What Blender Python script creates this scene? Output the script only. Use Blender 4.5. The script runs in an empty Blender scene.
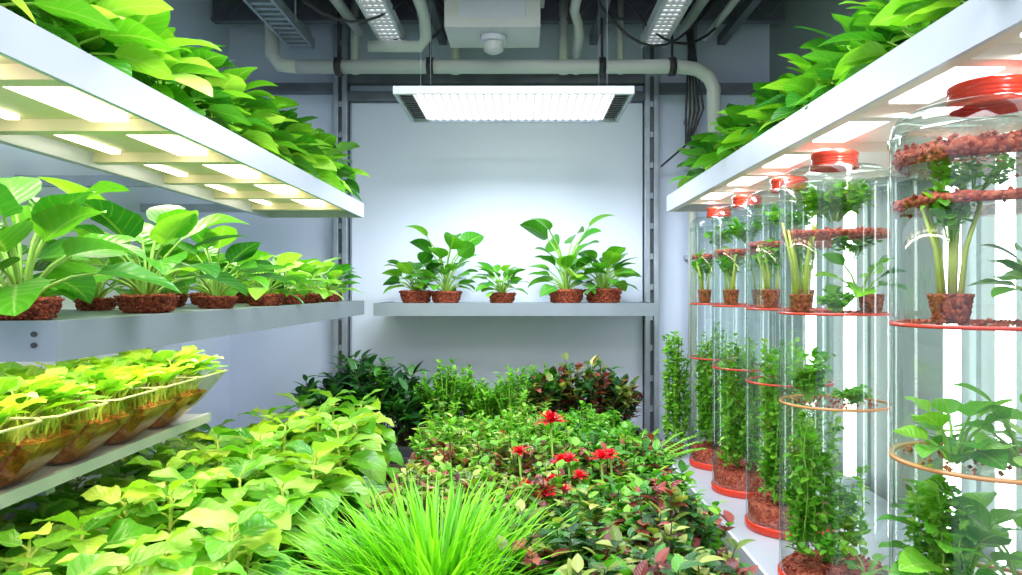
import bpy, math, random
from mathutils import Vector, Matrix
R = random.Random(7)
rad = math.radians
scene = bpy.context.scene

# ------------------------------------------------------------------ materials
def newmat(name):
    m = bpy.data.materials.new(name); m.use_nodes = True
    nt = m.node_tree
    for n in list(nt.nodes): nt.nodes.remove(n)
    out = nt.nodes.new('ShaderNodeOutputMaterial')
    return m, nt, out
def N(nt, t, **kw):
    n = nt.nodes.new(t)
    for k, v in kw.items():
        if k in n.inputs.keys(): n.inputs[k].default_value = v
        else: setattr(n, k, v)
    return n
def c4(c): return (c[0], c[1], c[2], 1)
def mat_plain(name, col, rough=0.5, metal=0.0, var=0.08, scale=6, bump=0.0, spec=0.5):
    m, nt, out = newmat(name)
    b = N(nt, 'ShaderNodeBsdfPrincipled', Roughness=rough, Metallic=metal)
    b.inputs['Specular IOR Level'].default_value = spec
    tc = N(nt, 'ShaderNodeTexCoord')
    nz = N(nt, 'ShaderNodeTexNoise', Scale=scale, Detail=3.0)
    nt.links.new(tc.outputs['Object'], nz.inputs['Vector'])
    cr = N(nt, 'ShaderNodeValToRGB')
    cr.color_ramp.elements[0].position = .3; cr.color_ramp.elements[1].position = .7
    cr.color_ramp.elements[0].color = c4([x*(1-var) for x in col])
    cr.color_ramp.elements[1].color = c4([min(1, x*(1+var)) for x in col])
    nt.links.new(nz.outputs['Fac'], cr.inputs['Fac'])
    nt.links.new(cr.outputs['Color'], b.inputs['Base Color'])
    if bump:
        bp = N(nt, 'ShaderNodeBump', Strength=bump, Distance=0.01)
        nt.links.new(nz.outputs['Fac'], bp.inputs['Height'])
        nt.links.new(bp.outputs['Normal'], b.inputs['Normal'])
    nt.links.new(b.outputs[0], out.inputs[0])
    return m
def mat_grain(name, cols, scale=90, bump=0.8):
    m, nt, out = newmat(name)
    b = N(nt, 'ShaderNodeBsdfPrincipled', Roughness=0.85)
    tc = N(nt, 'ShaderNodeTexCoord')
    vo = N(nt, 'ShaderNodeTexVoronoi', Scale=scale)
    nt.links.new(tc.outputs['Object'], vo.inputs['Vector'])
    sp = N(nt, 'ShaderNodeSeparateColor')
    nt.links.new(vo.outputs['Color'], sp.inputs[0])
    cr = N(nt, 'ShaderNodeValToRGB')
    el = cr.color_ramp.elements
    el[0].position = 0; el[0].color = c4(cols[0]); el[1].position = 1; el[1].color = c4(cols[-1])
    for i, c in enumerate(cols[1:-1]):
        e = el.new((i+1)/(len(cols)-1)); e.color = c4(c)
    nt.links.new(sp.outputs[0], cr.inputs['Fac'])
    nt.links.new(cr.outputs['Color'], b.inputs['Base Color'])
    bp = N(nt, 'ShaderNodeBump', Strength=bump, Distance=0.006, invert=True)
    nt.links.new(vo.outputs['Distance'], bp.inputs['Height'])
    nt.links.new(bp.outputs['Normal'], b.inputs['Normal'])
    nt.links.new(b.outputs[0], out.inputs[0])
    return m
def mat_leaf(name, dark, mid, light, vein=(0.6, 0.75, 0.25), vamt=0.38, trans=0.3, rough=0.33):
    m, nt, out = newmat(name)
    L = nt.links.new
    geo = N(nt, 'ShaderNodeNewGeometry')
    cr = N(nt, 'ShaderNodeValToRGB')
    el = cr.color_ramp.elements
    el[0].color = c4(dark); el[1].color = c4(light); e = el.new(.5); e.color = c4(mid)
    L(geo.outputs['Random Per Island'], cr.inputs['Fac'])
    uv = N(nt, 'ShaderNodeUVMap', uv_map='UVMap')
    sx = N(nt, 'ShaderNodeSeparateXYZ'); L(uv.outputs[0], sx.inputs[0])
    ab = N(nt, 'ShaderNodeMath', operation='SUBTRACT'); L(sx.outputs[0], ab.inputs[0]); ab.inputs[1].default_value = .5
    ab2 = N(nt, 'ShaderNodeMath', operation='ABSOLUTE'); L(ab.outputs[0], ab2.inputs[0])
    mid1 = N(nt, 'ShaderNodeMapRange'); L(ab2.outputs[0], mid1.inputs[0])
    mid1.inputs[1].default_value = 0.0; mid1.inputs[2].default_value = .05; mid1.inputs[3].default_value = 1; mid1.inputs[4].default_value = 0
    k1 = N(nt, 'ShaderNodeMath', operation='MULTIPLY'); L(ab2.outputs[0], k1.inputs[0]); k1.inputs[1].default_value = -0.55
    k2 = N(nt, 'ShaderNodeMath', operation='ADD'); L(k1.outputs[0], k2.inputs[0]); L(sx.outputs[1], k2.inputs[1])
    k3 = N(nt, 'ShaderNodeMath', operation='MULTIPLY'); L(k2.outputs[0], k3.inputs[0]); k3.inputs[1].default_value = 44.
    k4 = N(nt, 'ShaderNodeMath', operation='SINE'); L(k3.outputs[0], k4.inputs[0])
    sv = N(nt, 'ShaderNodeMapRange'); L(k4.outputs[0], sv.inputs[0])
    sv.inputs[1].default_value = .88; sv.inputs[2].default_value = 1.; sv.inputs[3].default_value = 0; sv.inputs[4].default_value = .35
    mx = N(nt, 'ShaderNodeMath', operation='MAXIMUM'); L(mid1.outputs[0], mx.inputs[0]); L(sv.outputs[0], mx.inputs[1])
    am = N(nt, 'ShaderNodeMath', operation='MULTIPLY'); L(mx.outputs[0], am.inputs[0]); am.inputs[1].default_value = vamt
    mix = N(nt, 'ShaderNodeMixRGB'); L(am.outputs[0], mix.inputs[0]); L(cr.outputs[0], mix.inputs[1]); mix.inputs[2].default_value = c4(vein)
    b = N(nt, 'ShaderNodeBsdfPrincipled', Roughness=rough); L(mix.outputs[0], b.inputs['Base Color'])
    bp = N(nt, 'ShaderNodeBump', Strength=.22, Distance=.003); L(k4.outputs[0], bp.inputs['Height']); L(bp.outputs[0], b.inputs['Normal'])
    tr = N(nt, 'ShaderNodeBsdfTranslucent')
    tm = N(nt, 'ShaderNodeMixRGB', blend_type='MULTIPLY'); tm.inputs[0].default_value = 1
    L(mix.outputs[0], tm.inputs[1]); tm.inputs[2].default_value = (1.4, 1.45, .6, 1); L(tm.outputs[0], tr.inputs[0])
    ms = N(nt, 'ShaderNodeMixShader'); ms.inputs[0].default_value = trans
    L(b.outputs[0], ms.inputs[1]); L(tr.outputs[0], ms.inputs[2]); L(ms.outputs[0], out.inputs[0])
    return m
def mat_emit(name, col, s, grid=None, lo=.3, hi=1.6):
    m, nt, out = newmat(name)
    e = N(nt, 'ShaderNodeEmission', Strength=s); e.inputs[0].default_value = c4(col)
    if grid:
        tc = N(nt, 'ShaderNodeTexCoord')
        vo = N(nt, 'ShaderNodeTexVoronoi', Scale=grid, Randomness=0.0)
        nt.links.new(tc.outputs['Object'], vo.inputs['Vector'])
        mr = N(nt, 'ShaderNodeMapRange'); nt.links.new(vo.outputs['Distance'], mr.inputs[0])
        mr.inputs[1].default_value = .25; mr.inputs[2].default_value = .55; mr.inputs[3].default_value = s*hi; mr.inputs[4].default_value = s*lo
        nt.links.new(mr.outputs[0], e.inputs[1])
    nt.links.new(e.outputs[0], out.inputs[0])
    return m
def mat_thin(name, tint, edge=0.5, base=0.06, rough=0.03, gloss=(1, 1, 1), etint=None):
    m, nt, out = newmat(name)
    t = N(nt, 'ShaderNodeBsdfTransparent'); t.inputs[0].default_value = c4(tint)
    g = N(nt, 'ShaderNodeBsdfGlossy', Roughness=rough); g.inputs[0].default_value = c4(gloss)
    lw = N(nt, 'ShaderNodeLayerWeight', Blend=.25)
    mr = N(nt, 'ShaderNodeMapRange'); nt.links.new(lw.outputs['Facing'], mr.inputs[0])
    mr.inputs[3].default_value = base; mr.inputs[4].default_value = edge
    if etint:
        pw = N(nt, 'ShaderNodeMath', operation='POWER'); nt.links.new(lw.outputs['Facing'], pw.inputs[0]); pw.inputs[1].default_value = 1.6
        mc = N(nt, 'ShaderNodeMixRGB'); nt.links.new(pw.outputs[0], mc.inputs[0]); mc.inputs[1].default_value = c4(tint); mc.inputs[2].default_value = c4(etint)
        nt.links.new(mc.outputs[0], t.inputs[0])
    ms = N(nt, 'ShaderNodeMixShader')
    nt.links.new(mr.outputs[0], ms.inputs[0]); nt.links.new(t.outputs[0], ms.inputs[1]); nt.links.new(g.outputs[0], ms.inputs[2])
    nt.links.new(ms.outputs[0], out.inputs[0])
    return m

M = {}
M['wall'] = mat_plain('wall_paint', (.68, .76, .95), .6, var=.02, scale=2)
M['panel'] = mat_plain('panel_white', (.74, .81, .97), .35, var=.015, scale=1.5)
M['rwall'] = mat_plain('right_wall_grey', (.28, .33, .33), .45, var=.06, scale=2)
M['floor'] = mat_plain('floor_concrete', (.20, .21, .23), .5, var=.15, scale=3)
M['ceil'] = mat_plain('ceiling_dark', (.075, .08, .10), .8, var=.25, scale=3)
M['beam'] = mat_plain('beam_grey', (.17, .18, .22), .5, .4, var=.15, scale=8)
M['dark'] = mat_plain('dark_rubber', (.03, .03, .035), .5, var=.1)
M['steel'] = mat_plain('galvanised_steel', (.38, .43, .50), .4, .5, var=.12, scale=12)
M['shelf'] = mat_plain('shelf_painted_metal', (.50, .54, .63), .35, .15, var=.04, scale=4)
M['shelfdk'] = mat_plain('shelf_grey', (.25, .29, .34), .4, .25, var=.05, scale=4)
M['cream'] = mat_plain('cream_slat', (.78, .68, .46), .5, var=.05, scale=5)
M['white'] = mat_plain('white_enamel', (.70, .73, .80), .35, var=.03, scale=5)
M['underr'] = mat_plain('shelf_underside', (.66, .60, .50), .45, var=.04, scale=5)
M['pipe'] = mat_plain('pipe_cream', (.64, .67, .62), .4, var=.05, scale=5)
M['fix'] = mat_plain('device_plastic', (.70, .71, .68), .45, var=.03)
M['planter'] = mat_plain('planter_dark', (.05, .055, .06), .6, var=.2)
M['soil'] = mat_grain('soil_dark', [(.02, .012, .008), (.06, .035, .02), (.10, .06, .03)], 60)
M['coir'] = mat_grain('coir_red', [(.10, .012, .006), (.36, .05, .022), (.58, .14, .06), (.18, .02, .01)], 130)
M['binsoil'] = mat_grain('bin_soil', [(.22, .02, .004), (.42, .065, .012), (.62, .16, .04), (.25, .03, .006)], 90)
M['band'] = mat_grain('clay_pebbles', [(.20, .015, .01), (.48, .06, .03), (.62, .16, .09), (.26, .03, .018)], 110)
M['red'] = mat_plain('red_plastic', (.68, .05, .025), .2, var=.1)
M['glass'] = mat_thin('tube_glass', (.93, .98, .955), .40, .045, etint=(.40, .54, .50))
M['disc'] = mat_thin('acrylic_disc', (.80, .78, .66), .5, .12)
M['water'] = mat_thin('water_surface', (.86, .95, .90), .6, .15)
M['rimy'] = mat_plain('amber_rim', (.55, .26, .10), .25, var=.1)
M['rimr'] = mat_plain('red_rim', (.58, .06, .04), .25, var=.1)
M['bin'] = mat_thin('bin_plastic', (1, .97, .86), .6, .10, .1, (1, .98, .85), etint=(.84, .78, .56))
M['binrim'] = mat_plain('bin_rim_plastic', (.74, .70, .50), .2, var=.03)
M['emw'] = mat_emit('lamp_warm', (1, .92, .66), 6)
M['emc'] = mat_emit('lamp_cool', (.97, .98, 1), 3)
M['emtube'] = mat_emit('lamp_tube', (.93, .98, 1), 6)
M['emled'] = mat_emit('led_panel', (.90, .95, 1), 1.0, grid=24, lo=.6, hi=4.5)
M['emsm'] = mat_emit('led_strip', (.85, .92, 1), .8, grid=30)
M['stem'] = mat_plain('stem_green', (.26, .50, .07), .45, var=.15, scale=20)
M['stemy'] = mat_plain('stem_yellow', (.52, .60, .10), .45, var=.15, scale=20)
M['stemd'] = mat_plain('stem_dark', (.10, .08, .04), .6, var=.15, scale=20)
M['lbright'] = mat_leaf('leaf_bright', (.035, .23, .012), (.12, .42, .02), (.29, .62, .05), trans=.32)
M['lrich'] = mat_leaf('leaf_rich', (.010, .11, .01), (.04, .24, .016), (.12, .42, .03), vein=(.30, .55, .12))
M['lyel'] = mat_leaf('leaf_limegreen', (.11, .38, .02), (.26, .56, .05), (.48, .75, .14), vein=(.70, .86, .35), trans=.32)
M['lchart'] = mat_leaf('leaf_chartreuse', (.26, .50, .02), (.43, .64, .04), (.62, .78, .12), vein=(.82, .9, .40), trans=.33)
M['ldark'] = mat_leaf('leaf_dark', (.006, .045, .012), (.02, .12, .025), (.06, .22, .04), vein=(.14, .32, .08))
M['lherb'] = mat_leaf('leaf_herb', (.04, .24, .01), (.14, .45, .025), (.30, .64, .06), vamt=.2, trans=.35)
M['lolive'] = mat_leaf('leaf_olive', (.03, .08, .01), (.20, .30, .04), (.50, .54, .16), vamt=.3)
M['lburg'] = mat_leaf('leaf_burgundy', (.04, .008, .012), (.22, .03, .03), (.52, .13, .11), vein=(.6, .2, .18), vamt=.3)
M['grass'] = mat_leaf('grass_blade', (.07, .36, .01), (.18, .58, .015), (.40, .78, .06), vamt=.1, trans=.38)
M['flower'] = mat_leaf('petal_red', (.50, .003, .012), (.76, .006, .02), (.88, .02, .05), vein=(.9, .08, .08), vamt=.3, trans=.15)

# ------------------------------------------------------------------ builder
class B:
    def __init__(s): s.v = []; s.f = []; s.m = []; s.u = []; s.sm = []; s.mats = []
    def mi(s, k):
        if k not in s.mats: s.mats.append(k)
        return s.mats.index(k)
    def face(s, idx, k, uv=None, smooth=True):
        s.f.append(tuple(idx)); s.m.append(s.mi(k)); s.sm.append(smooth)
        s.u.extend(uv if uv else [(.25, .25)]*len(idx))
    def box(s, x0, x1, y0, y1, z0, z1, k):
        o = len(s.v)
        s.v += [(x, y, z) for z in (z0, z1) for y in (y0, y1) for x in (x0, x1)]
        for q in ((0, 2, 3, 1), (4, 5, 7, 6), (0, 1, 5, 4), (2, 6, 7, 3), (0, 4, 6, 2), (1, 3, 7, 5)):
            s.face([o+i for i in q], k, smooth=False)
    def path(s, pts, rs, k, seg=8, cap=True):
        pts = [Vector(p) for p in pts]; o = len(s.v); n = len(pts)
        if not isinstance(rs, (list, tuple)): rs = [rs]*n
        prev = None
        for i, p in enumerate(pts):
            t = (pts[min(i+1, n-1)]-pts[max(i-1, 0)]).normalized()
            if prev is None:
                a = Vector((0, 0, 1)) if abs(t.z) < .9 else Vector((1, 0, 0))
                a = t.cross(a).normalized()
            else:
                a = (prev-t*prev.dot(t)).normalized()
            prev = a; b = t.cross(a)
            for j in range(seg):
                an = 2*math.pi*j/seg
                q = p+(a*math.cos(an)+b*math.sin(an))*rs[i]
                s.v.append((q.x, q.y, q.z))
        for i in range(n-1):
            for j in range(seg):
                j2 = (j+1) % seg
                s.face([o+i*seg+j, o+i*seg+j2, o+(i+1)*seg+j2, o+(i+1)*seg+j], k)
        if cap:
            s.face([o+j for j in reversed(range(seg))], k, smooth=False)
            s.face([o+(n-1)*seg+j for j in range(seg)], k, smooth=False)
    def lathe(s, cx, cy, prof, k, seg=24, jit=0, closed=False):
        o = len(s.v); n = len(prof)
        for (r, z) in prof:
            for j in range(seg):
                an = 2*math.pi*j/seg
                rr = r+(R.uniform(-jit, jit) if jit else 0); zz = z+(R.uniform(-jit, jit) if jit else 0)
                s.v.append((cx+rr*math.cos(an), cy+rr*math.sin(an), zz))
        for i in range(n if closed else n-1):
            i2 = (i+1) % n
            for j in range(seg):
                j2 = (j+1) % seg
                s.face([o+i*seg+j, o+i*seg+j2, o+i2*seg+j2, o+i2*seg+j], k)
    def disc(s, cx, cy, z, r, k, seg=32):
        o = len(s.v)
        for j in range(seg):
            an = 2*math.pi*j/seg; s.v.append((cx+r*math.cos(an), cy+r*math.sin(an), z))
        s.face([o+j for j in range(seg)], k, smooth=False)
    def pebble(s, p, r, k):
        o = len(s.v); x, y, z = p
        a = R.uniform(0, 3)
        c, d = math.cos(a)*r, math.sin(a)*r
        s.v += [(x+c, y+d, z), (x-d, y+c, z), (x-c, y-d, z), (x+d, y-c, z), (x, y, z+r*.8), (x, y, z-r*.8)]
        for q in ((0, 1, 4), (1, 2, 4), (2, 3, 4), (3, 0, 4), (1, 0, 5), (2, 1, 5), (3, 2, 5), (0, 3, 5)):
            s.face([o+i for i in q], k)
    def leaf(s, base, az, el, L, W, k, droop=.6, fold=.25, nl=7, nu=4, ripple=0, serr=0, power=.75, roll=0, twist=0, zmin=None):
        ca, sa = math.cos(az), math.sin(az)
        d = Vector((math.cos(el)*ca, math.cos(el)*sa, math.sin(el)))
        n = Vector((-math.sin(el)*ca, -math.sin(el)*sa, math.cos(el)))
        if roll:
            q = Matrix.Rotation(roll, 3, d); n = q @ n
        sd = d.cross(n)
        p = Vector(base); o = len(s.v); ph = R.uniform(0, 6)
        for i in range(nl+1):
            t = i/nl
            w = W*max(.0, math.sin(math.pi*min(1, t**power)))**.8 if 0 < i < nl else W*.03
            if serr and 0 < i < nl: w *= 1+serr*(1 if i % 2 else -1)
            for j in range(nu+1):
                u = -1+2*j/nu
                q = p+sd*(u*w)+n*(abs(u)*fold*w+ripple*w*abs(u)*math.sin(t*11+ph+(1.7 if u > 0 else 0)))
                s.v.append((q.x, q.y, q.z if zmin is None else max(q.z, zmin+.002*t)))
            if i < nl:
                p = p+d*(L/nl)
                a = droop/nl*(0.4+1.2*t)
                q = Matrix.Rotation(-a, 3, sd)
                d2 = q @ d; n2 = q @ n
                if (d2.dot(n) > 0) and a > 0:
                    q = Matrix.Rotation(a, 3, sd); d2 = q @ d; n2 = q @ n
                d, n = d2, n2
        w1 = nu+1
        for i in range(nl):
            for j in range(nu):
                a = o+i*w1+j
                s.face([a, a+1, a+w1+1, a+w1], k,
                       [(j/nu, i/nl), ((j+1)/nu, i/nl), ((j+1)/nu, (i+1)/nl), (j/nu, (i+1)/nl)])
    def stemleaf(s, base, az, el, sl, L, W, k, ks='stem', sr=.0035, **kw):
        b = Vector(base)
        pts = [b]; p = b.copy()
        ee = min(rad(86), el+rad(22))
        for i in range(3):
            d = Vector((math.cos(ee)*math.cos(az), math.cos(ee)*math.sin(az), math.sin(ee)))
            p = p+d*(sl/3); pts.append(p.copy()); ee -= rad(16)
        s.path(pts, [sr*1.3, sr*1.1, sr, sr*.8], ks, seg=5, cap=False)
        s.leaf(p, az, ee, L, W, k, **kw)
    def mesh(s, name):
        me = bpy.data.meshes.new(name)
        me.from_pydata(s.v, [], s.f)
        for k in s.mats: me.materials.append(M[k])
        me.polygons.foreach_set('material_index', s.m)
        me.polygons.foreach_set('use_smooth', s.sm)
        uv = me.uv_layers.new(name='UVMap')
        uv.data.foreach_set('uv', [c for t in s.u for c in t])
        me.update()
        return me
    def obj(s, name, bevel=0, loc=(0, 0, 0)):
        ob = bpy.data.objects.new(name, s.mesh(name)); ob.location = loc
        scene.collection.objects.link(ob)
        if bevel:
            md = ob.modifiers.new('Bevel', 'BEVEL'); md.width = bevel; md.segments = 2; md.limit_method = 'ANGLE'
        return ob
def place(me, name, loc, rz=0, sc=1):
    ob = bpy.data.objects.new(name, me); ob.location = loc; ob.rotation_euler = (0, 0, rz); ob.scale = (sc,)*3
    scene.collection.objects.link(ob); return ob

# ------------------------------------------------------------------ room
H = 3.35
b = B(); b.box(-1.95, 1.65, -1.5, 5.0, -.05, 0, 'floor'); b.obj('floor')
b = B(); b.box(-1.95, 1.65, -1.5, 5.1, H, H+.05, 'ceil'); b.obj('ceiling')
b = B(); b.box(-1.95, 1.65, 5.0, 5.1, 0, H, 'wall'); b.obj('wall_back')
b = B(); b.box(-2.05, -1.95, -1.5, 5.1, 0, H, 'wall'); b.obj('wall_left')
b = B(); b.box(1.65, 1.75, -1.5, 5.1, 0, H, 'rwall'); b.obj('wall_right')
b = B(); b.box(-1.13, .80, 4.97, 5.0, .1, 2.74, 'panel'); b.obj('wall_panel', .004)
b = B()
for x in (-1.19, .85):
    b.box(x-.045, x-.012, 4.90, 5.0, 0, H, 'steel'); b.box(x+.012, x+.045, 4.90, 5.0, 0, H, 'steel')
    b.box(x-.045, x+.045, 4.95, 4.985, 0, H, 'beam')
    for i in range(16): b.box(x-.012, x+.012, 4.92, 4.93, .1+i*.2, .14+i*.2, 'steel')
b.box(-1.145, .805, 4.90, 4.965, 2.745, 2.80, 'beam')
b.box(-1.145, .805, 4.93, 4.995, 2.86, 2.93, 'beam')
b.box(-1.94, -1.235, 4.92, 4.995, 2.80, 2.86, 'beam')
b.box(.895, 1.64, 4.92, 4.995, 2.80, 2.86, 'beam')
b.obj('strut_frame', .003)
b = B()
b.path([(1.12, 4.93, 0), (1.12, 4.93, H)], .03, 'pipe', 12)
for z in (.8, 1.7, 2.6): b.box(1.075, 1.165, 4.93, 5.0, z, z+.03, 'steel')
b.obj('wall_conduit')

# ------------------------------------------------------------------ ceiling services
b = B()
for y in (2.2, 3.1, 4.0, 4.7):
    b.box(-1.95, 1.65, y, y+.07, H-.16, H-.14, 'beam'); b.box(-1.95, 1.65, y, y+.07, H-.02, H, 'beam'); b.box(-1.95, 1.65, y+.028, y+.042, H-.15, H-.01, 'beam')
for x in (-1.5, -.55, .45, 1.3):
    b.box(x, x+.05, 0.5, 4.99, H-.22, H-.16, 'beam')
for i in range(18):   # lattice braces between beams
    x = -1.85+i*.2
    b.path([(x, 4.735, H-.14), (x+.1, 4.735, H-.02), (x+.2, 4.735, H-.14)], .008, 'steel', 5)
b.obj('ceiling_beams')
b = B()
Z = 2.84
pp = [(-1.35, 4.5, Z), (.95, 4.5, Z), (1.05, 4.5, Z-.015), (1.12, 4.5, Z-.06), (1.15, 4.5, Z-.13), (1.155, 4.5, 2.3), (1.155, 4.62, 2.25), (1.155, 4.99, 2.25)]
b.path(pp, .042, 'pipe', 16)
b.path([(-1.35, 4.5, Z), (-1.45, 4.5, Z+.01), (-1.5, 4.5, Z+.07), (-1.5, 4.5, H)], .042, 'pipe', 16)
for x in (-1.1, -.55, .48, .9):
    b.path([(x-.02, 4.5, Z), (x+.02, 4.5, Z)], .056, 'dark', 16)
    b.path([(x, 4.5, Z+.05), (x, 4.5, H)], .008, 'dark', 6)
b.obj('water_pipe')
b = B()
for x, r in ((-1.05, .025), (-.42, .03), (.26, .03), (.34, .022), (.62, .02)):
    b.path([(x, 4.72, 2.86), (x, 4.72, H)], r, 'pipe', 10)
b.path([(-1.3, 4.72, 2.93), (.7, 4.72, 2.93)], .02, 'pipe', 10)
b.path([(-1.6, 1.6, 3.1), (-1.35, 4.7, 3.1)], .035, 'pipe', 10)
b.path([(-1.12, 2.0, 3.12), (-1.02, 4.7, 3.12)], .03, 'fix', 10)
b.path([(-.56, 2.2, 3.08), (-.56, 4.2, 3.08), (-.56, 4.32, 3.05), (-.56, 4.38, 2.97), (-.60, 4.40, 2.93), (-.9, 4.40, 2.93)], .035, 'pipe', 12)
b.path([(.30, 2.2, 3.1), (.30, 4.3, 3.1), (.33, 4.4, 3.06), (.34, 4.45, 3.0), (.34, 4.6, 2.95)], .028, 'pipe', 12)
b.path([(1.05, 2.2, 3.12), (1.0, 4.7, 3.12)], .03, 'pipe', 12)
b.path([(1.2, 2.2, 3.08), (1.15, 4.7, 3.08)], .022, 'fix', 12)
b.obj('conduit_pipes')
b = B()   # ribbed flexible duct
pts = []; rs = []
for i in range(90):
    t = i/89; pts.append((-.98+.12*math.sin(t*2.2), 2.3+2.3*t, 3.2-.05*t)); rs.append(.055 if i % 2 else .048)
b.path(pts, rs, 'fix', 14); b.obj('flexible_duct')
b = B()
def loop(p0, p1, sag, r=.008, k='dark'):
    pts = []
    for i in range(13):
        t = i/12; p = Vector(p0).lerp(Vector(p1), t); p.z -= sag*4*t*(1-t); pts.append(p)
    b.path(pts, r, k, 6)
loop((-1.5, 3.3, H-.16), (-.9, 3.9, H-.16), .25); loop((-1.3, 3.5, H-.16), (-.6, 4.2, H-.16), .3)
loop((-.3, 4.45, H), (-1., 4.45, H), .4); loop((.3, 4.2, H), (1.2, 4.4, H), .45); loop((.5, 4.3, H), (1.3, 4.5, H-.1), .35)
for i in range(5):
    y = 4.55+.03*i
    b.path([(1.0, y, H), (1.04, y, 3.0), (1.10-.02*i, y, 2.6), (1.02, y, 2.4), (.9, 4.85, 2.3)], .007, 'dark', 6)
b.obj('hanging_cables')
for x, y0, y1 in ((-.78, 2.4, 4.55), (.80, 2.4, 4.6)):
    b = B()
    b.box(x-.06, x+.06, y0, y1, 3.0, 3.05, 'fix')
    b.box(x-.075, x-.06, y0, y1, 2.985, 3.05, 'white'); b.box(x+.06, x+.075, y0, y1, 2.985, 3.05, 'white')
    b.box(x-.05, x+.05, y0+.03, y1-.03, 2.994, 3.0, 'emsm')
    n = int((y1-y0)/.06)
    for i in range(n): b.box(x-.058, x+.058, y0+.05+i*.06, y0+.065+i*.06, 2.985, 2.994, 'fix')
    for y in (y0+.3, y1-.3): b.path([(x, y, 3.05), (x, y, H)], .006, 'steel', 6)
    b.obj('linear_ceiling_light')
b = B()
for x in (-1.42, -1.28): b.box(x-.008, x+.008, 1.8, 4.6, 2.98, 3.04, 'steel')
for i in range(38): b.box(-1.412, -1.288, 1.85+i*.0725, 1.88+i*.0725, 2.985, 3.0, 'steel')
for y in (2.2, 3.2, 4.2):
    for x in (-1.43, -1.27): b.path([(x, y, 3.0), (x, y, H)], .006, 'steel', 6)
b.obj('cable_tray')
b = B()
b.box(-.42, .10, 4.05, 4.4, 2.92, 3.16, 'fix'); b.box(-.45, .13, 4.0, 4.42, 3.16, 3.19, 'fix')
b.box(-.34, .02, 4.045, 4.05, 2.97, 3.11, 'white')
b.path([(-.16, 4.2, 2.92), (-.16, 4.2, 2.885)], .075, 'white', 24)
b.path([(-.16, 4.2, 2.885), (-.16, 4.2, 2.84), (-.16, 4.2, 2.825)], [.055, .055, .03], 'fix', 24)
for x in (-.36, .04): b.path([(x, 4.2, 3.19), (x, 4.2, H)], .02, 'steel', 8)
b.obj('ventilation_unit', .006)
b = B(); b.path([(.55, 4.0, H), (.55, 4.0, H-.2)], .02, 'fix', 10)
b.lathe(.55, 4.0, [(.0, 3.06), (.06, 3.075), (.085, 3.11), (.09, 3.15), (.02, 3.16)], 'fix'); b.obj('dome_camera')
b = B()
b.box(-.60, .52, 3.62, 4.20, 2.458, 2.478, 'white')
b.box(-.62, .54, 3.60, 3.62, 2.442, 2.48, 'white'); b.box(-.62, .54, 4.20, 4.22, 2.442, 2.48, 'steel')
b.box(-.62, -.60, 3.62, 4.20, 2.442, 2.48, 'steel'); b.box(.52, .54, 3.62, 4.20, 2.442, 2.48, 'steel')
b.box(-.53, .45, 3.625, 4.195, 2.452, 2.458, 'emled')
for sx in (-.595, .455):
    for i in range(12):
        b.box(sx, sx+.06, 3.64+i*.045, 3.66+i*.045, 2.448, 2.458, 'dark')
for x in (-.5, .42):
    for y in (3.7, 4.1): b.path([(x, y, 2.48), (x, y, 3.2), (x, y, H)], .0015, 'steel', 6)
b.obj('led_grow_panel', .003)

# ------------------------------------------------------------------ left shelving
def shelf_under(b, x0, x1, y0, y1, z, slat, n, zt=.02):
    for i in range(n):
        y = y0+(y1-y0)*(i+.5)/n
        b.box(x0, x1, y-.025, y+.025, z, z+zt, slat)
b = B()
X0, X1, Y0, Y1 = -1.37, -.843, .75, 4.0
b.box(X0+.03, X1-.012, Y0, Y1-.012, 1.93, 1.953, 'cream')
b.box(X1-.012, X1, Y0, Y1-.012, 1.885, 1.96, 'shelf'); b.box(X0, X0+.03, Y0, Y1-.012, 1.885, 1.953, 'shelf')
b.box(X0, X1, Y1-.012, Y1, 1.885, 1.96, 'shelf')
shelf_under(b, X0+.03, X1-.012, Y0+.01, Y1-.02, 1.90, 'cream', 7, .03)
for y in (1.0, 1.95, 2.9, 3.85): b.box(-1.95, X0, y-.02, y+.02, 1.90, 1.94, 'steel')
n = 7
for i in range(n-1):
    ya = Y0+(Y1-Y0)*(i+.5)/n+.06; yb = Y0+(Y1-Y0)*(i+1.5)/n-.06
    b.box(-1.06, -.97, ya, yb, 1.915, 1.93, 'emw')
    b.box(-1.27, -1.24, ya, yb, 1.92, 1.93, 'emw')
b.obj('metal_plant_shelf')
b = B()
Y0 = 1.37
b.box(X0+.02, X1-.012, Y0, Y1-.012, 1.415, 1.44, 'shelfdk'); b.box(X1-.012, X1+.002, Y0, Y1-.012, 1.37, 1.444, 'shelfdk')
b.box(X0, X1+.002, Y0-.012, Y0, 1.37, 1.444, 'shelfdk'); b.box(X0, X1+.002, Y1-.012, Y1, 1.37, 1.444, 'shelfdk'); b.box(X0, X0+.02, Y0, Y1-.012, 1.37, 1.44, 'shelfdk')
for dz in (0, .02): b.path([(X1-.04, Y0-.016, 1.40+dz), (X1-.04, Y0-.012, 1.40+dz)], .005, 'dark', 8)
for y in (1.5, 2.7, 3.85): b.box(-1.95, X0, y-.02, y+.02, 1.39, 1.43, 'steel')
b.box(X0+.1, X1-.1, Y0+.1, Y1-.1, 1.402, 1.415, 'cream')
b.box(-1.14, -1.06, Y0+.15, Y1-.8, 1.385, 1.402, 'emw'); b.box(-1.32, -1.26, Y0+.15, Y1-.8, 1.385, 1.402, 'emw')
b.obj('metal_plant_shelf')
b = B()
b.box(-1.85, -1.312, 1.0, 3.12, .965, .985, 'shelf'); b.box(-1.312, -1.295, 1.0, 3.12, .955, .99, 'white')
for y in (1.1, 2.1, 3.05): b.box(-1.95, -1.32, y-.02, y+.02, .93, .965, 'steel')
b.obj('bin_shelf')

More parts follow.
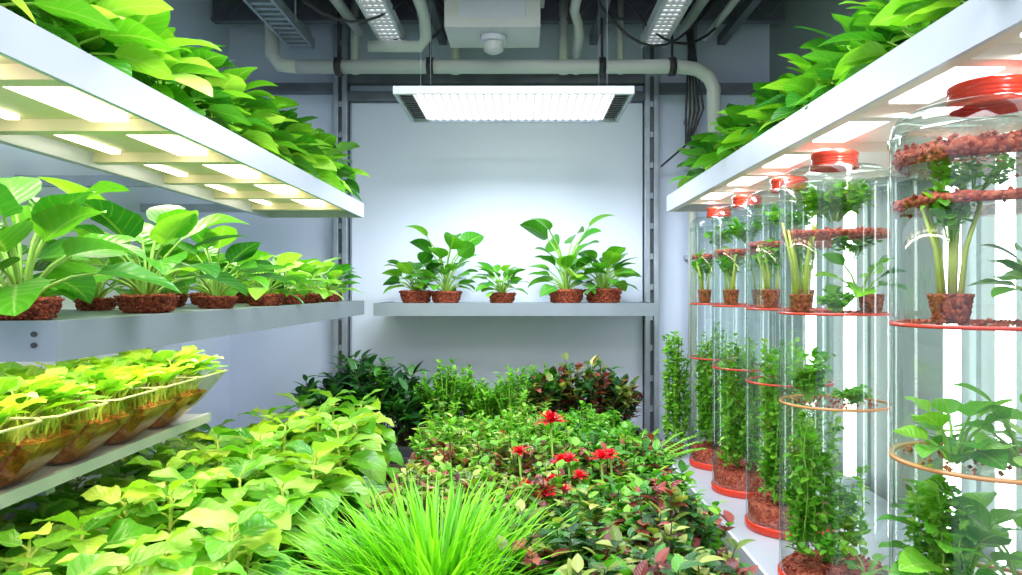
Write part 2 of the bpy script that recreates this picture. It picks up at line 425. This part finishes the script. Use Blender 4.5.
def make_bin(seed):
    R.seed(seed)
    b = B()
    def ring(z, xf, xb, h, c=.03):
        xs = [(xb, -h+c), (xb+c, -h), (xf-c, -h), (xf, -h+c), (xf, h-c), (xf-c, h), (xb+c, h), (xb, h-c)]
        return [(x, y, z) for x, y in xs]
    def stack(lv, k, bottom=True, top=False, smooth=False):
        o = len(b.v); m = len(lv[0])
        for l in lv: b.v += l
        if bottom: b.face([o+i for i in reversed(range(m))], k, smooth=False)
        if top: b.face([o+(len(lv)-1)*m+i for i in range(m)], k, smooth=False)
        for i in range(len(lv)-1):
            for j in range(m):
                j2 = (j+1) % m
                b.face([o+i*m+j, o+i*m+j2, o+(i+1)*m+j2, o+(i+1)*m+j], k, smooth=smooth)
    stack([ring(0, .05, -.20, .075), ring(.10, .15, -.225, .110), ring(.195, .225, -.245, .132)], 'bin')
    stack([ring(.197, .225, -.245, .132), ring(.197, .233, -.253, .137), ring(.201, .233, -.253, .137), ring(.201, .225, -.245, .132)], 'binrim', bottom=False)
    stack([ring(.004, .043, -.19, .068), ring(.05, .095, -.205, .086), ring(.125, .163, -.215, .108)], 'binsoil', top=True)
    for i in range(170):
        b.pebble((R.uniform(-.2, .155), R.uniform(-.1, .1), .126+R.uniform(-.003, .006)), R.uniform(.006, .012), 'binsoil')
    for i in range(100):
        bx, by = R.uniform(-.18, .14), R.uniform(-.095, .095)
        az = R.uniform(0, 6.28)
        b.stemleaf((bx, by, .125), az, rad(R.uniform(45, 82)), R.uniform(.06, .14), R.uniform(.065, .105), R.uniform(.024, .040), 'lchart' if R.random() < .4 else 'lyel', 'stemy', .0025, droop=R.uniform(.3, 1.4), ripple=.15, nl=6)
    return b.mesh('seedling_bin')
bm = [make_bin(i) for i in range(3)]
for i, y in enumerate((1.125, 1.41, 1.695, 1.98, 2.265, 2.55, 2.835)):
    place(bm[i % 3], 'seedling_bin', (-1.385, y, .986))

# ------------------------------------------------------------------ potted plants
def pot(b, r, h, cx=0, cy=0, z0=0):
    b.lathe(cx, cy, [(.0, z0), (r*.72, z0), (r*.8, z0+h*.1), (r*.97, z0+h*.86), (r*1.03, z0+h*.9), (r*1.03, z0+h), (r*.9, z0+h), (r*.85, z0+h*.9), (0, z0+h*.93)], 'coir', 22)
    for i in range(70):
        a = R.uniform(0, 6.28); q = r*.95*math.sqrt(R.random())
        b.pebble((cx+q*math.cos(a), cy+q*math.sin(a), z0+h*.96), R.uniform(.05, .1)*r*1.3, 'coir')
    for i in range(90):
        a = R.uniform(0, 6.28); t = R.uniform(.08, .9); q = r*(.8+.2*t)
        b.pebble((cx+q*math.cos(a), cy+q*math.sin(a), z0+h*t), R.uniform(.05, .08)*r, 'coir')
def rosette(b, n, h, L, W, k, cx=0, cy=0, z=0, sp=.012, kin=None, ks='stem', sr=.0035, upr=(15, 82), **kw):
    for i in range(n):
        t = (i+.5)/n
        az = i*2.39996+R.uniform(-.4, .4)
        el = rad(upr[0]+(upr[1]-upr[0])*(1-t)+R.uniform(-8, 8))
        sl = h*(.55+.55*(1-t))*R.uniform(.75, 1.15)
        sc = R.uniform(.75, 1.12)
        kk = kin if (kin and R.random() < .4) else k
        args = dict(droop=R.uniform(.4, 1.1), fold=R.uniform(.1, .35), ripple=R.uniform(.0, .12), roll=R.uniform(-.5, .5), nl=8)
        args.update(kw)
        b.stemleaf((cx+sp*math.cos(az), cy+sp*math.sin(az), z), az, el, sl, L*sc, W*sc, kk, ks, sr, **args)
def potted(seed, n, h, L, W, k, kin=None, r=.075, ph=.055, **kw):
    R.seed(seed); b = B(); pot(b, r, ph); rosette(b, n, h, L, W, k, z=ph*.9, kin=kin, **kw)
    return b.mesh('potted_leafy_plant')
big = [potted(100+i, 20, .17, .155, .056, 'lrich', 'lbright', r=.068, ph=.04, zmin=.012) for i in range(4)]
med = [potted(120+i, 26, .12, .12, .042, 'lbright', 'lrich', r=.07, ph=.04) for i in range(3)]
small = [potted(140+i, 28, .11, .11, .036, 'lbright', 'lyel', r=.07, ph=.04) for i in range(3)]
back = [potted(160+i, 26, .15, .13, .046, 'lbright', 'lrich', r=.095, ph=.07) for i in range(4)]
zt = 1.441
for i, (x, y, me, s) in enumerate([(-1.0, 1.50, big[0], 1.05), (-.99, 1.98, big[1], 1.12), (-.99, 2.43, big[2], .95), (-.98, 2.86, small[0], 1.05), (-.98, 3.12, med[0], .95), (-.98, 3.42, small[1], 1.0), (-.98, 3.78, med[1], 1.),
        (-1.25, 1.75, big[3], .95), (-1.25, 2.2, big[0], .85), (-1.25, 2.62, med[0], 1.1), (-1.25, 3.0, med[1], 1.1), (-1.25, 3.4, small[2], 1.1), (-1.25, 3.8, med[2], 1.05)]):
    place(me, 'potted_leafy_plant', (x, y, zt), i*1.3, s)
b = B()
b.box(-.85, .775, 4.35, 4.97, 1.375, 1.42, 'shelfdk'); b.box(-.86, .785, 4.34, 4.35, 1.35, 1.424, 'shelfdk')
b.box(-.86, -.85, 4.35, 4.97, 1.35, 1.424, 'shelfdk'); b.box(.775, .785, 4.35, 4.97, 1.35, 1.424, 'shelfdk')
b.obj('plant_shelf')
R.seed(5)
tall = B(); pot(tall, .095, .07)
rosette(tall, 20, .15, .13, .045, 'lbright', z=.063, kin='lrich')
for az, sl, s in ((.2, .30, 1.15), (2.9, .26, 1), (-.5, .24, .9), (1.2, .34, .9), (3.4, .36, 1), (-1.4, .28, 1.1), (4.2, .22, 1)):
    tall.stemleaf((0, 0, .063), az, rad(66), sl, .15*s, .062*s, 'lbright' if sl > .27 else 'lrich', 'stem', .005, droop=.9, roll=R.uniform(-1.2, 1.2))
tallm = tall.mesh('potted_leafy_plant')
for x, y, me, s, rz in ((-.64, 4.52, back[0], 1.05, .3), (-.455, 4.50, tallm, 1.0, .2), (-.12, 4.5, back[1], .88, 1), (.265, 4.5, tallm, 1.15, 2.6), (.49, 4.52, back[3], 1.2, .6)):
    place(me, 'potted_leafy_plant', (x, y, 1.421), rz, s)
up = [potted(200+i, 34, .19, .19, .066, 'lrich', 'lbright', r=.09, ph=.06, upr=(0, 80), zmin=.012) for i in range(4)]
upy = [potted(220+i, 34, .18, .185, .066, 'lbright', 'lyel', r=.09, ph=.06, upr=(0, 80), zmin=.012) for i in range(3)]
i = 0
for y in (1.15, 1.42, 1.7, 1.98, 2.26, 2.54, 2.82, 3.1, 3.38, 3.66, 3.88):
    place((upy if i % 3 != 1 else up)[i % 3], 'potted_leafy_plant', (-1.07, y, 1.954), i*1.7, .92)
    place((upy if i % 3 == 1 else up)[(i+1) % 3], 'potted_leafy_plant', (-1.27, y+.1, 1.954), i*2.1, 1.1); i += 1

# ------------------------------------------------------------------ right shelving
b = B()
X0, X1, Y0, Y1 = .82, 1.55, .75, 4.25
b.box(X0+.012, X1-.02, Y0, Y1-.012, 1.985, 2.01, 'underr')
b.box(X0, X0+.012, Y0, Y1-.012, 1.943, 2.032, 'shelf'); b.box(X0+.012, X0+.05, Y0, Y1-.012, 1.948, 1.985, 'underr')
b.box(X1-.02, X1, Y0, Y1-.012, 1.943, 2.01, 'shelf'); b.box(X0, X1, Y1-.012, Y1, 1.943, 2.032, 'shelf')
shelf_under(b, X0+.05, X1-.02, Y0+.01, Y1-.02, 1.955, 'underr', 7, .03)
n = 7
for i in range(n-1):
    ya = Y0+(Y1-Y0)*(i+.5)/n+.10; yb = Y0+(Y1-Y0)*(i+1.5)/n-.10
    b.box(.93, 1.03, ya, yb, 1.972, 1.985, 'emc')
for y in (1.0, 2.1, 3.2, 4.1): b.box(X1, 1.65, y-.02, y+.02, 1.95, 1.99, 'steel')
b.obj('metal_plant_shelf')
i = 0
for y in (1.3, 1.6, 1.9, 2.2, 2.5, 2.8, 3.1, 3.4, 3.7, 4.0):
    place(up[i % 4], 'potted_leafy_plant', (1.03, y, 2.011), i*1.9, .84)
    place(up[(i+2) % 4] if i % 2 else upy[i % 3], 'potted_leafy_plant', (1.27, y+.1, 2.011), i*2.3, 1.1); i += 1
b = B()
b.box(.80, 1.62, .9, 4.3, .545, .565, 'shelf'); b.box(.788, .80, .9, 4.3, .505, .575, 'white')
b.box(.80, .83, .9, 4.3, .32, .36, 'white'); b.box(.83, 1.62, .9, 4.3, .30, .32, 'shelfdk')
for y in (1.0, 2.1, 3.2, 4.2):
    for x in (.802, 1.58): b.box(x, x+.035, y-.02, y+.02, 0, .545, 'steel')
b.obj('tube_bench')
b = B()
for y in (1.2, 1.75, 2.3, 2.85, 3.4, 3.95):
    b.box(.87, 1.4, y-.2, y+.2, .321, .49, 'dark'); b.box(.865, .87, y-.17, y+.17, .38, .46, 'beam')
b.obj('storage_crates', .006)
b = B()
for y in (1.5, 2.0, 2.42, 2.72, 3.57, 4.05):
    b.path([(1.56, y, .62), (1.56, y, 1.92)], .028, 'emtube', 12)
    b.path([(1.56, y, .58), (1.56, y, .62)], .031, 'white', 12); b.path([(1.56, y, 1.92), (1.56, y, 1.95)], .031, 'white', 12)
    b.box(1.635, 1.65, y-.02, y+.02, .58, 1.95, 'rwall'); b.box(1.55, 1.635, y-.01, y+.01, .59, .61, 'white'); b.box(1.55, 1.635, y-.01, y+.01, 1.93, 1.945, 'white')
b.obj('fluorescent_wall_lamps')

def smallleaf(b, p, s, k):
    b.leaf(p, R.uniform(0, 6.28), rad(R.uniform(-30, 60)), s, s*R.uniform(.35, .5), k, nl=3, nu=2, droop=.4, fold=.2)
def foliage_col(b, cx, cy, r, z0, z1, n, s, k, wob=.5):
    ns = max(3, n//60)
    for q in range(ns):
        a = R.uniform(0, 6.28); rr = r*math.sqrt(R.random())*.8
        x, y = cx+rr*math.cos(a), cy+rr*math.sin(a); pts = []
        za, zb = z0+R.uniform(0, .15)*(z1-z0), z1-R.uniform(0, .4)*(z1-z0)
        for i in range(8):
            pts.append((x+R.uniform(-1, 1)*r*.1, y+R.uniform(-1, 1)*r*.1, za+(zb-za)*i/7))
        b.path(pts, .0022, 'stem', 4, cap=False)
        for i in range(n//ns):
            t = R.random()*6.99; j = int(t); p = Vector(pts[j]).lerp(Vector(pts[j+1]), t-j)
            smallleaf(b, p+Vector((R.uniform(-1, 1), R.uniform(-1, 1), R.uniform(-1, 1)))*r*.16, s*R.uniform(.7, 1.2), k if R.random() < .6 else 'lyel')
def herb(b, cx, cy, z, r, h, n, s, k):
    for q in range(max(5, n//12)):
        a = R.uniform(0, 6.28); l = R.uniform(.5, 1)
        tip = Vector((cx+r*l*math.cos(a)*.8, cy+r*l*math.sin(a)*.8, z+h*R.uniform(.5, 1)))
        bs = Vector((cx+.1*r*math.cos(a), cy+.1*r*math.sin(a), z)); md = bs.lerp(tip, .5)+Vector((0, 0, h*.15))
        b.path([bs, md, tip], .0018, 'stem', 4, cap=False)
        for i in range(12):
            t = R.uniform(.3, 1); p = bs.lerp(tip, t)+Vector((R.uniform(-1, 1)*.15*r, R.uniform(-1, 1)*.15*r, R.uniform(0, .15)*h))
            smallleaf(b, p, s*R.uniform(.7, 1.2), k)
def glass_tube(cx, cy, r, discs, zb=.566, sub=.05):
    b = B()
    b.lathe(cx, cy, [(0, zb), (r*1.015, zb), (r*1.03, zb+.006), (r*1.03, zb+.028), (r*.99, zb+.034), (r*.96, zb+.03), (r*.96, zb+.02), (0, zb+.02)], 'red', 48)
    b.lathe(cx, cy, [(r*.955, zb+.02), (r*.955, zb+sub-.01), (r*.9, zb+sub), (0, zb+sub+.004)], 'band', 40, jit=.002)
    for i in range(160):
        a = R.uniform(0, 6.28); q = r*.92*math.sqrt(R.random()); b.pebble((cx+q*math.cos(a), cy+q*math.sin(a), zb+sub+.003), R.uniform(.005, .01), 'band')
    b.lathe(cx, cy, [(r, zb+.03), (r, 1.825), (r*.985, 1.852), (r*.93, 1.872), (r*.80, 1.885), (r*.5, 1.890), (r*.44, 1.894)], 'glass', 56)
    b.lathe(cx, cy, [(r*1.0, 1.815), (r*1.02, 1.818), (r*1.02, 1.830), (r*1.0, 1.834)], 'glass', 48)
    b.disc(cx, cy, 1.832, r*.985, 'water', 40)
    prof = [(r*.40, 1.886), (r*.44, 1.887), (r*.44, 1.897)]
    for q in range(3): prof += [(r*.41, 1.899+q*.008), (r*.41, 1.904+q*.008), (r*.422, 1.905+q*.008)]
    prof += [(r*.43, 1.925), (r*.43, 1.934), (r*.39, 1.939), (0, 1.940)]
    b.lathe(cx, cy, prof, 'red', 40)
    for z, rim in discs:
        b.disc(cx, cy, z, r*.97, 'disc', 40)
        b.lathe(cx, cy, [(r*.95, z-.004), (r*1.004, z-.004), (r*1.006, z), (r*1.004, z+.004), (r*.95, z+.004)], rim, 56, closed=True)
    return b
def band(b, cx, cy, r, z, hgt, n):
    b.lathe(cx, cy, [(r*.93, z-hgt), (r*.96, z), (r*.93, z+hgt), (r*.6, z+hgt), (r*.6, z-hgt)], 'band', 40, jit=.003, closed=True)
    for i in range(n):
        a = R.uniform(0, 6.28); q = r*R.uniform(.88, .96)
        b.pebble((cx+q*math.cos(a), cy+q*math.sin(a), z+R.uniform(-1.4, 1.4)*hgt), R.uniform(.004, .008), 'band')
def scatter(b, cx, cy, r, z, n):
    for i in range(n):
        a = R.uniform(0, 6.28); q = r*math.sqrt(R.random())
        b.pebble((cx+q*math.cos(a), cy+q*math.sin(a), z+.004), R.uniform(.004, .008), 'band')
def tstems(b, cx, cy, z, n, h, k='stemy'):
    for i in range(n):
        a = R.uniform(0, 6.28); q = .018
        b.path([(cx+q*math.cos(a), cy+q*math.sin(a), z), (cx+q*1.5*math.cos(a), cy+q*1.5*math.sin(a), z+h*.5), (cx+q*3*math.cos(a), cy+q*3*math.sin(a), z+h*R.uniform(.85, 1.1))], [.006, .005, .003], k, 6)
R.seed(31)
cx, cy, r = 1.0, 1.6, .195
b = glass_tube(cx, cy, r, [(1.426, 'rimr'), (1.136, 'rimy'), (.85, 'rimy')])
band(b, cx, cy, r, 1.685, .010, 220)
band(b, cx, cy, r, 1.785, .016, 420)
b.disc(cx, cy, 1.762, r*.96, 'disc', 40); b.disc(cx, cy, 1.672, r*.96, 'disc', 40)
herb(b, cx-.05, cy-.02, 1.70, .12, .08, 200, .022, 'lherb'); herb(b, cx+.05, cy-.1, 1.64, .08, .05, 90, .02, 'lrich')
pot(b, .042, .06, cx-.12, cy-.06, 1.432); tstems(b, cx-.12, cy-.06, 1.49, 9, .19); herb(b, cx-.12, cy-.06, 1.6, .07, .12, 140, .028, 'lherb')
pot(b, .038, .055, cx+.04, cy-.11, 1.432); rosette(b, 13, .08, .085, .032, 'lbright', cx+.04, cy-.10, 1.48, kin='lrich', zmin=1.43)
scatter(b, cx, cy, r*.9, 1.426, 120); scatter(b, cx-.02, cy, r*.8, 1.136, 90)
rosette(b, 14, .10, .085, .038, 'lherb', cx-.09, cy-.02, 1.14, kin='lbright', zmin=1.142); rosette(b, 16, .13, .10, .046, 'lbright', cx+.03, cy-.06, 1.14, kin='lyel', zmin=1.142)
rosette(b, 18, .15, .09, .040, 'lbright', cx-.06, cy, .86, kin='lherb', zmin=.856); rosette(b, 16, .16, .10, .044, 'lherb', cx+.04, cy-.05, .86, kin='lbright', zmin=.856)
foliage_col(b, cx-.09, cy+.03, .08, .86, 1.12, 600, .028, 'lherb')
for i in range(60): smallleaf(b, (cx+R.uniform(-.12, .12), cy+R.uniform(-.12, .1), 1.15+R.uniform(0, .02)), .03, 'lherb')
b.obj('hydroponic_glass_tube')
cx, cy, r = 1.0, 2.4, .168
b = glass_tube(cx, cy, r, [(1.426, 'rimr'), (1.14, 'rimy')])
band(b, cx, cy, r, 1.676, .009, 150); scatter(b, cx, cy, r*.9, 1.426, 80); scatter(b, cx, cy, r*.8, 1.14, 60)
b.disc(cx, cy, 1.80, r*.95, 'disc')
herb(b, cx, cy, 1.72, .14, .10, 420, .03, 'lherb'); herb(b, cx+.05, cy-.02, 1.6, .1, .08, 60, .03, 'lrich')
pot(b, .034, .055, cx-.12, cy-.03, 1.432); tstems(b, cx-.12, cy-.03, 1.48, 7, .22)
pot(b, .038, .055, cx+.085, cy-.07, 1.432); rosette(b, 9, .10, .10, .042, 'lbright', cx+.06, cy-.05, 1.48, kin='lrich')
herb(b, cx-.02, cy-.07, 1.43, .07, .055, 160, .024, 'lherb')
herb(b, cx-.09, cy-.02, 1.145, .08, .15, 320, .028, 'lherb'); herb(b, cx+.02, cy-.06, 1.145, .08, .05, 180, .022, 'lherb')
foliage_col(b, cx-.07, cy, .085, .64, 1.13, 1100, .03, 'lherb'); foliage_col(b, cx+.06, cy+.04, .06, .64, .95, 350, .028, 'lherb')
pot(b, .04, .04, cx-.04, cy-.09, .618); herb(b, cx-.04, cy-.09, .65, .06, .08, 160, .026, 'lherb')
rosette(b, 9, .05, .05, .02, 'lbright', cx+.07, cy-.08, .618)
b.obj('hydroponic_glass_tube')
for cx, cy, r, sd in ((1.05, 2.95, .163, 1), (1.05, 3.5, .158, 2), (1.05, 4.0, .15, 3)):
    b = glass_tube(cx, cy, r, [(1.426, 'rimr'), (1.14, 'rimr')], sub=.10)
    band(b, cx, cy, r, 1.676, .010, 100)
    for q in (-.09, .04):
        pot(b, .035, .07, cx+q, cy-.06, 1.432); tstems(b, cx+q, cy-.06, 1.49, 5, .16); herb(b, cx+q, cy-.06, 1.55, .08, .14, 110, .036, 'lherb')
    herb(b, cx, cy, 1.72, .12, .10, 200, .035, 'lherb')
    foliage_col(b, cx-.04, cy-.04, .095, .68, 1.32, 2000, .030, 'lherb')
    foliage_col(b, cx+.05, cy-.02, .085, .68, 1.15, 1300, .030, 'lherb')
    b.obj('hydroponic_glass_tube')
R.seed(77)
b = B(); pot(b, .05, .07, .86, 4.22, .566)
foliage_col(b, .865, 4.22, .085, .63, 1.26, 1500, .03, 'lherb'); b.obj('climbing_vine')

# ------------------------------------------------------------------ planters
def planter(name, x0, x1, y0, y1, h):
    b = B(); t = .03
    b.box(x0, x1, y0, y0+t, 0, h, 'planter'); b.box(x0, x1, y1-t, y1, 0, h, 'planter')
    b.box(x0, x0+t, y0+t, y1-t, 0, h, 'planter'); b.box(x1-t, x1, y0+t, y1-t, 0, h, 'planter')
    b.box(x0+t, x1-t, y0+t, y1-t, 0, h-.03, 'soil')
    b.obj(name, .004)
planter('planter_box', -1.85, -.56, 1.0, 3.95, .62)
planter('planter_box', -.44, .52, 1.3, 3.95, .62)
planter('planter_box', -1.3, .72, 4.0, 4.6, .66)
R.seed(11)
b = B()
y = 1.15
while y < 3.9:
    x = -1.68
    while x < -.6:
        px, py = x+R.uniform(-.04, .04), y+R.uniform(-.04, .04)
        top = .93+R.uniform(-.05, .06)+(.03 if y > 2.8 else 0)
        if px < -1.18: top = .85
        if px > -.70: top -= .07
        st = top-.60-.05
        b.path([(px, py, .59), (px+R.uniform(-.02, .02), py, .59+st*.5), (px, py, .59+st)], [.008, .007, .004], 'stemy', 6)
        nl = 14
        for i in range(nl):
            t = i/(nl-1)
            z = .59+st*(.35+.65*t)
            az = i*2.4+R.uniform(-.5, .5)
            L = (.20-.08*t)*R.uniform(.8, 1.15)*(1 if px > -1.6 else .7)
            kk = 'lyel' if R.random() < .6 else ('lbright' if R.random() < .5 else 'lchart')
            if t < .35: kk = 'lbright' if R.random() < .6 else 'lrich'
            b.stemleaf((px, py, z), az, rad(6+55*t*t+R.uniform(-8, 12)), .07-.05*t, L, L*R.uniform(.34, .43), kk, 'stemy', .003,
                       droop=R.uniform(.5, 1.3), fold=R.uniform(.10, .3), ripple=R.uniform(.08, .2), serr=.05, nl=10, power=.7, roll=R.uniform(-.35, .35))
        x += .185
    y += .185
b.obj('broadleaf_crop')

def shrub(b, cx, cy, z0, r, h, nb, L, W, ks, kst='stemd', nper=14, **kw):
    for q in range(nb):
        a = R.uniform(0, 6.28); e = math.sqrt(R.random())
        hh = h*(1-.35*e*e)*R.uniform(.75, 1.12)
        p0 = Vector((cx+.15*r*math.cos(a), cy+.15*r*math.sin(a), z0)); p3 = Vector((cx+r*e*math.cos(a), cy+r*e*math.sin(a), z0+hh))
        p1 = p0.lerp(p3, .35)+Vector((0, 0, .12*h)); p2 = p0.lerp(p3, .7)+Vector((0, 0, .08*h))
        pts = [p0, p1, p2, p3]
        b.path(pts, [.004, .0035, .003, .0015], kst, 4, cap=False)
        k0 = R.choice(ks)
        for i in range(nper):
            t = .8+2.2*(i+1)/nper; t = min(t, 2.999); j = int(t); p = pts[j].lerp(pts[j+1], t-j)
            s = R.uniform(.7, 1.2)
            b.leaf(p, R.uniform(0, 6.28), rad(R.uniform(-5, 55)), L*s, W*s, k0 if R.random() < .7 else R.choice(ks), nl=5, nu=2, droop=R.uniform(.2, 1), fold=.25, **kw)
R.seed(21)
b = B()
for x, y, h in ((-1.1, 4.25, .40), (-.95, 4.4, .48), (-.82, 4.22, .46), (-.68, 4.35, .38), (-.60, 4.15, .32)):
    shrub(b, x, y, .63, .18, h, 24, .10, .02, ['ldark', 'ldark', 'ldark', 'lrich'], nper=12)
b.obj('dark_leaf_shrub')
b = B()
for x, y, h in ((.14, 4.25, .40), (.28, 4.3, .47), (.42, 4.22, .46), (.55, 4.3, .36)):
    shrub(b, x, y, .63, .15, h, 26, .075, .018, ['ldark', 'lburg', 'ldark', 'lolive'], nper=12)
b.obj('bronze_leaf_shrub')
b = B()
for i in range(9):
    x = -.5+i*.075; shrub(b, x+R.uniform(-.03, .03), 4.2+R.uniform(-.1, .15), .63, .12, R.uniform(.34, .48), 28, .042, .010, ['lherb', 'lherb', 'lbright'], 'stem', nper=20)
b.obj('feathery_green_herb')
b = B()
for y in (3.3, 3.5, 3.7, 3.85):
    for i in range(8):
        x = -.38+i*.12+R.uniform(-.03, .03)
        shrub(b, x, y+R.uniform(-.03, .03), .59, .12, R.uniform(.25, .36), 18, .042, .013, ['lherb', 'lbright', 'lyel', 'lolive'] if x < .2 else ['lrich', 'lherb', 'lbright'], 'stem', nper=15)
b.obj('green_herb_bush')
b = B()
for y in (2.35, 2.6, 2.85, 3.1):
    for i in range(5):
        x = -.38+i*.12+R.uniform(-.03, .03)
        shrub(b, x, y+R.uniform(-.04, .04), .59, .13, R.uniform(.25, .33), 20, .040, .014, ['lolive', 'lherb', 'lburg', 'lyel', 'lolive'], 'stemd', nper=17)
b.obj('variegated_herb_bush')
b = B()
for y in (2.35, 2.6, 2.85, 3.1):
    for i in range(4):
        x = .18+i*.11+R.uniform(-.03, .03)
        shrub(b, x, y+R.uniform(-.04, .04), .59, .13, R.uniform(.24, .32), 18, .05, .015, ['lrich', 'lherb', 'lburg', 'lherb'], 'stemd', nper=14)
b.obj('mixed_leaf_bush')
b = B()
for y in (1.5, 1.7, 1.9, 2.12):
    for i in range(5):
        x = .04+i*.10+R.uniform(-.03, .03)
        shrub(b, x, y+R.uniform(-.04, .04), .59, .12, R.uniform(.24, .33), 18, .055, .016, ['lburg', 'lolive', 'ldark', 'lrich', 'lolive'], 'stemd', nper=14)
b.obj('burgundy_leaf_bush')
b = B()
for q in range(9):
    a = -1.2+q*.3+R.uniform(-.1, .1); pts = []; p = Vector((.46, 3.1, .59)); ee = rad(R.uniform(66, 86))
    for i in range(8):
        pts.append(p.copy()); p = p+Vector((math.cos(ee)*math.cos(a), math.cos(ee)*math.sin(a), math.sin(ee)))*.062; ee -= rad(10)
    b.path(pts, [.003]*7+[.001], 'stem', 4, cap=False)
    for i in range(26):
        t = 1.2+5.7*i/26; j = int(t); pp = pts[j].lerp(pts[j+1], t-j)
        for sgn in (-1, 1): b.leaf(pp, a+sgn*1.25, rad(8), .075*(1.05-t/8), .010, 'lherb', nl=3, nu=2, droop=.5)
b.obj('fern')
R.seed(8)
b = B()
GX, GY = -.215, 1.9
for q in range(1200):
    cx, cy = GX+R.gauss(0, .062), GY+R.gauss(0, .09)
    a = math.atan2(cy-GY, cx-GX)+R.uniform(-.8, .8); e = math.hypot(cx-GX, cy-GY)
    el = rad(88-min(38, e*240)+R.uniform(-12, 6))
    b.leaf((cx, cy, .59), a, el, R.uniform(.30, .47), R.uniform(.006, .0105), 'grass', nl=7, nu=2, droop=R.uniform(.3, 1.8), fold=.4, power=.5)
b.obj('ornamental_grass')
R.seed(14)
b = B()
def flower(x, y, z, s):
    b.path([(x, y, .6), (x+.01, y, (z+.6)/2), (x, y, z)], .005, 'stem', 6)
    for ring, n, el in ((0, 9, 12), (1, 8, 40), (2, 6, 68)):
        for i in range(n):
            b.leaf((x, y, z), 6.283*i/n+ring*.4+R.uniform(-.15, .15), rad(el+R.uniform(-8, 8)), s*(1-.12*ring)*R.uniform(.85, 1.1), s*.16, 'flower', nl=5, nu=2, droop=R.uniform(.2, .9), fold=.3, power=.9)
    for i in range(10): b.pebble((x+R.uniform(-.1, .1)*s, y+R.uniform(-.1, .1)*s, z+.02*R.random()), .004, 'flower')
for x, y, z, s in ((.115, 3.0, .97, .075), (-.01, 2.8, .89, .045), (.17, 2.75, .87, .05), (.14, 2.7, .88, .05), (.10, 2.55, .84, .055), (.13, 2.45, .84, .05), (.29, 2.75, .88, .055), (.33, 2.8, .88, .045), (.07, 2.35, .86, .045), (.02, 2.5, .85, .035), (.2, 2.6, .85, .04)):
    flower(x, y, z, s)
b.obj('red_flowers')

# ------------------------------------------------------------------ lights
def area(name, loc, sx, sy, w, col=(1, 1, 1), rot=(0, 0, 0)):
    l = bpy.data.lights.new(name, 'AREA'); l.shape = 'RECTANGLE'; l.size = sx; l.size_y = sy; l.energy = w; l.color = col
    o = bpy.data.objects.new(name, l); o.location = loc; o.rotation_euler = rot; scene.collection.objects.link(o); return o
for x in (-.4, -.05, .3):
    for y in (3.77, 4.05):
        l = bpy.data.lights.new('led_panel_lamp', 'SPOT'); l.energy = 22; l.color = (.88, .94, 1); l.spot_size = rad(172); l.spot_blend = .6; l.shadow_soft_size = .03
        o = bpy.data.objects.new('led_panel_lamp', l); o.location = (x, y, 2.445); scene.collection.objects.link(o)
area('overhead_fill', (0, 1.9, 3.1), 1.6, 1.2, 92, (.94, .97, 1))  # added fill light above the front beds, out of view, no fixture modelled
area('overhead_fill', (0, -.3, 3.1), 2.4, 1.2, 85, (.95, .97, 1))  # second added fill, overhead behind the camera, brightens the plants from the front
area('shelf_lamp_warm', (-1.10, 2.4, 1.88), .05, 2.8, 11, (1, .95, .78))
area('shelf_lamp_warm', (-1.16, 2.35, 1.365), .1, 1.8, 8, (1, .90, .60))
area('shelf_lamp_cool', (1.0, 2.6, 1.965), .03, 2.8, 11, (.97, .98, 1))
w = bpy.data.worlds.new('World'); scene.world = w; w.use_nodes = True
bg = w.node_tree.nodes['Background']; bg.inputs[0].default_value = (.84, .91, 1, 1); bg.inputs[1].default_value = 1.15

# ------------------------------------------------------------------ camera
cam = bpy.data.cameras.new('camera'); co = bpy.data.objects.new('camera', cam); scene.collection.objects.link(co)
co.location = (0, 0, 1.5); co.rotation_euler = (rad(90), 0, 0)
cam.sensor_width = 36; cam.lens = 36*750/1022; cam.shift_x = -11/1022; cam.shift_y = 2.5/1022; cam.clip_start = .05
scene.camera = co
scene.view_settings.view_transform = 'Standard'
scene.view_settings.exposure = 0.1
print('FACES', sum(len(o.data.polygons) for o in scene.objects if o.type == 'MESH'))
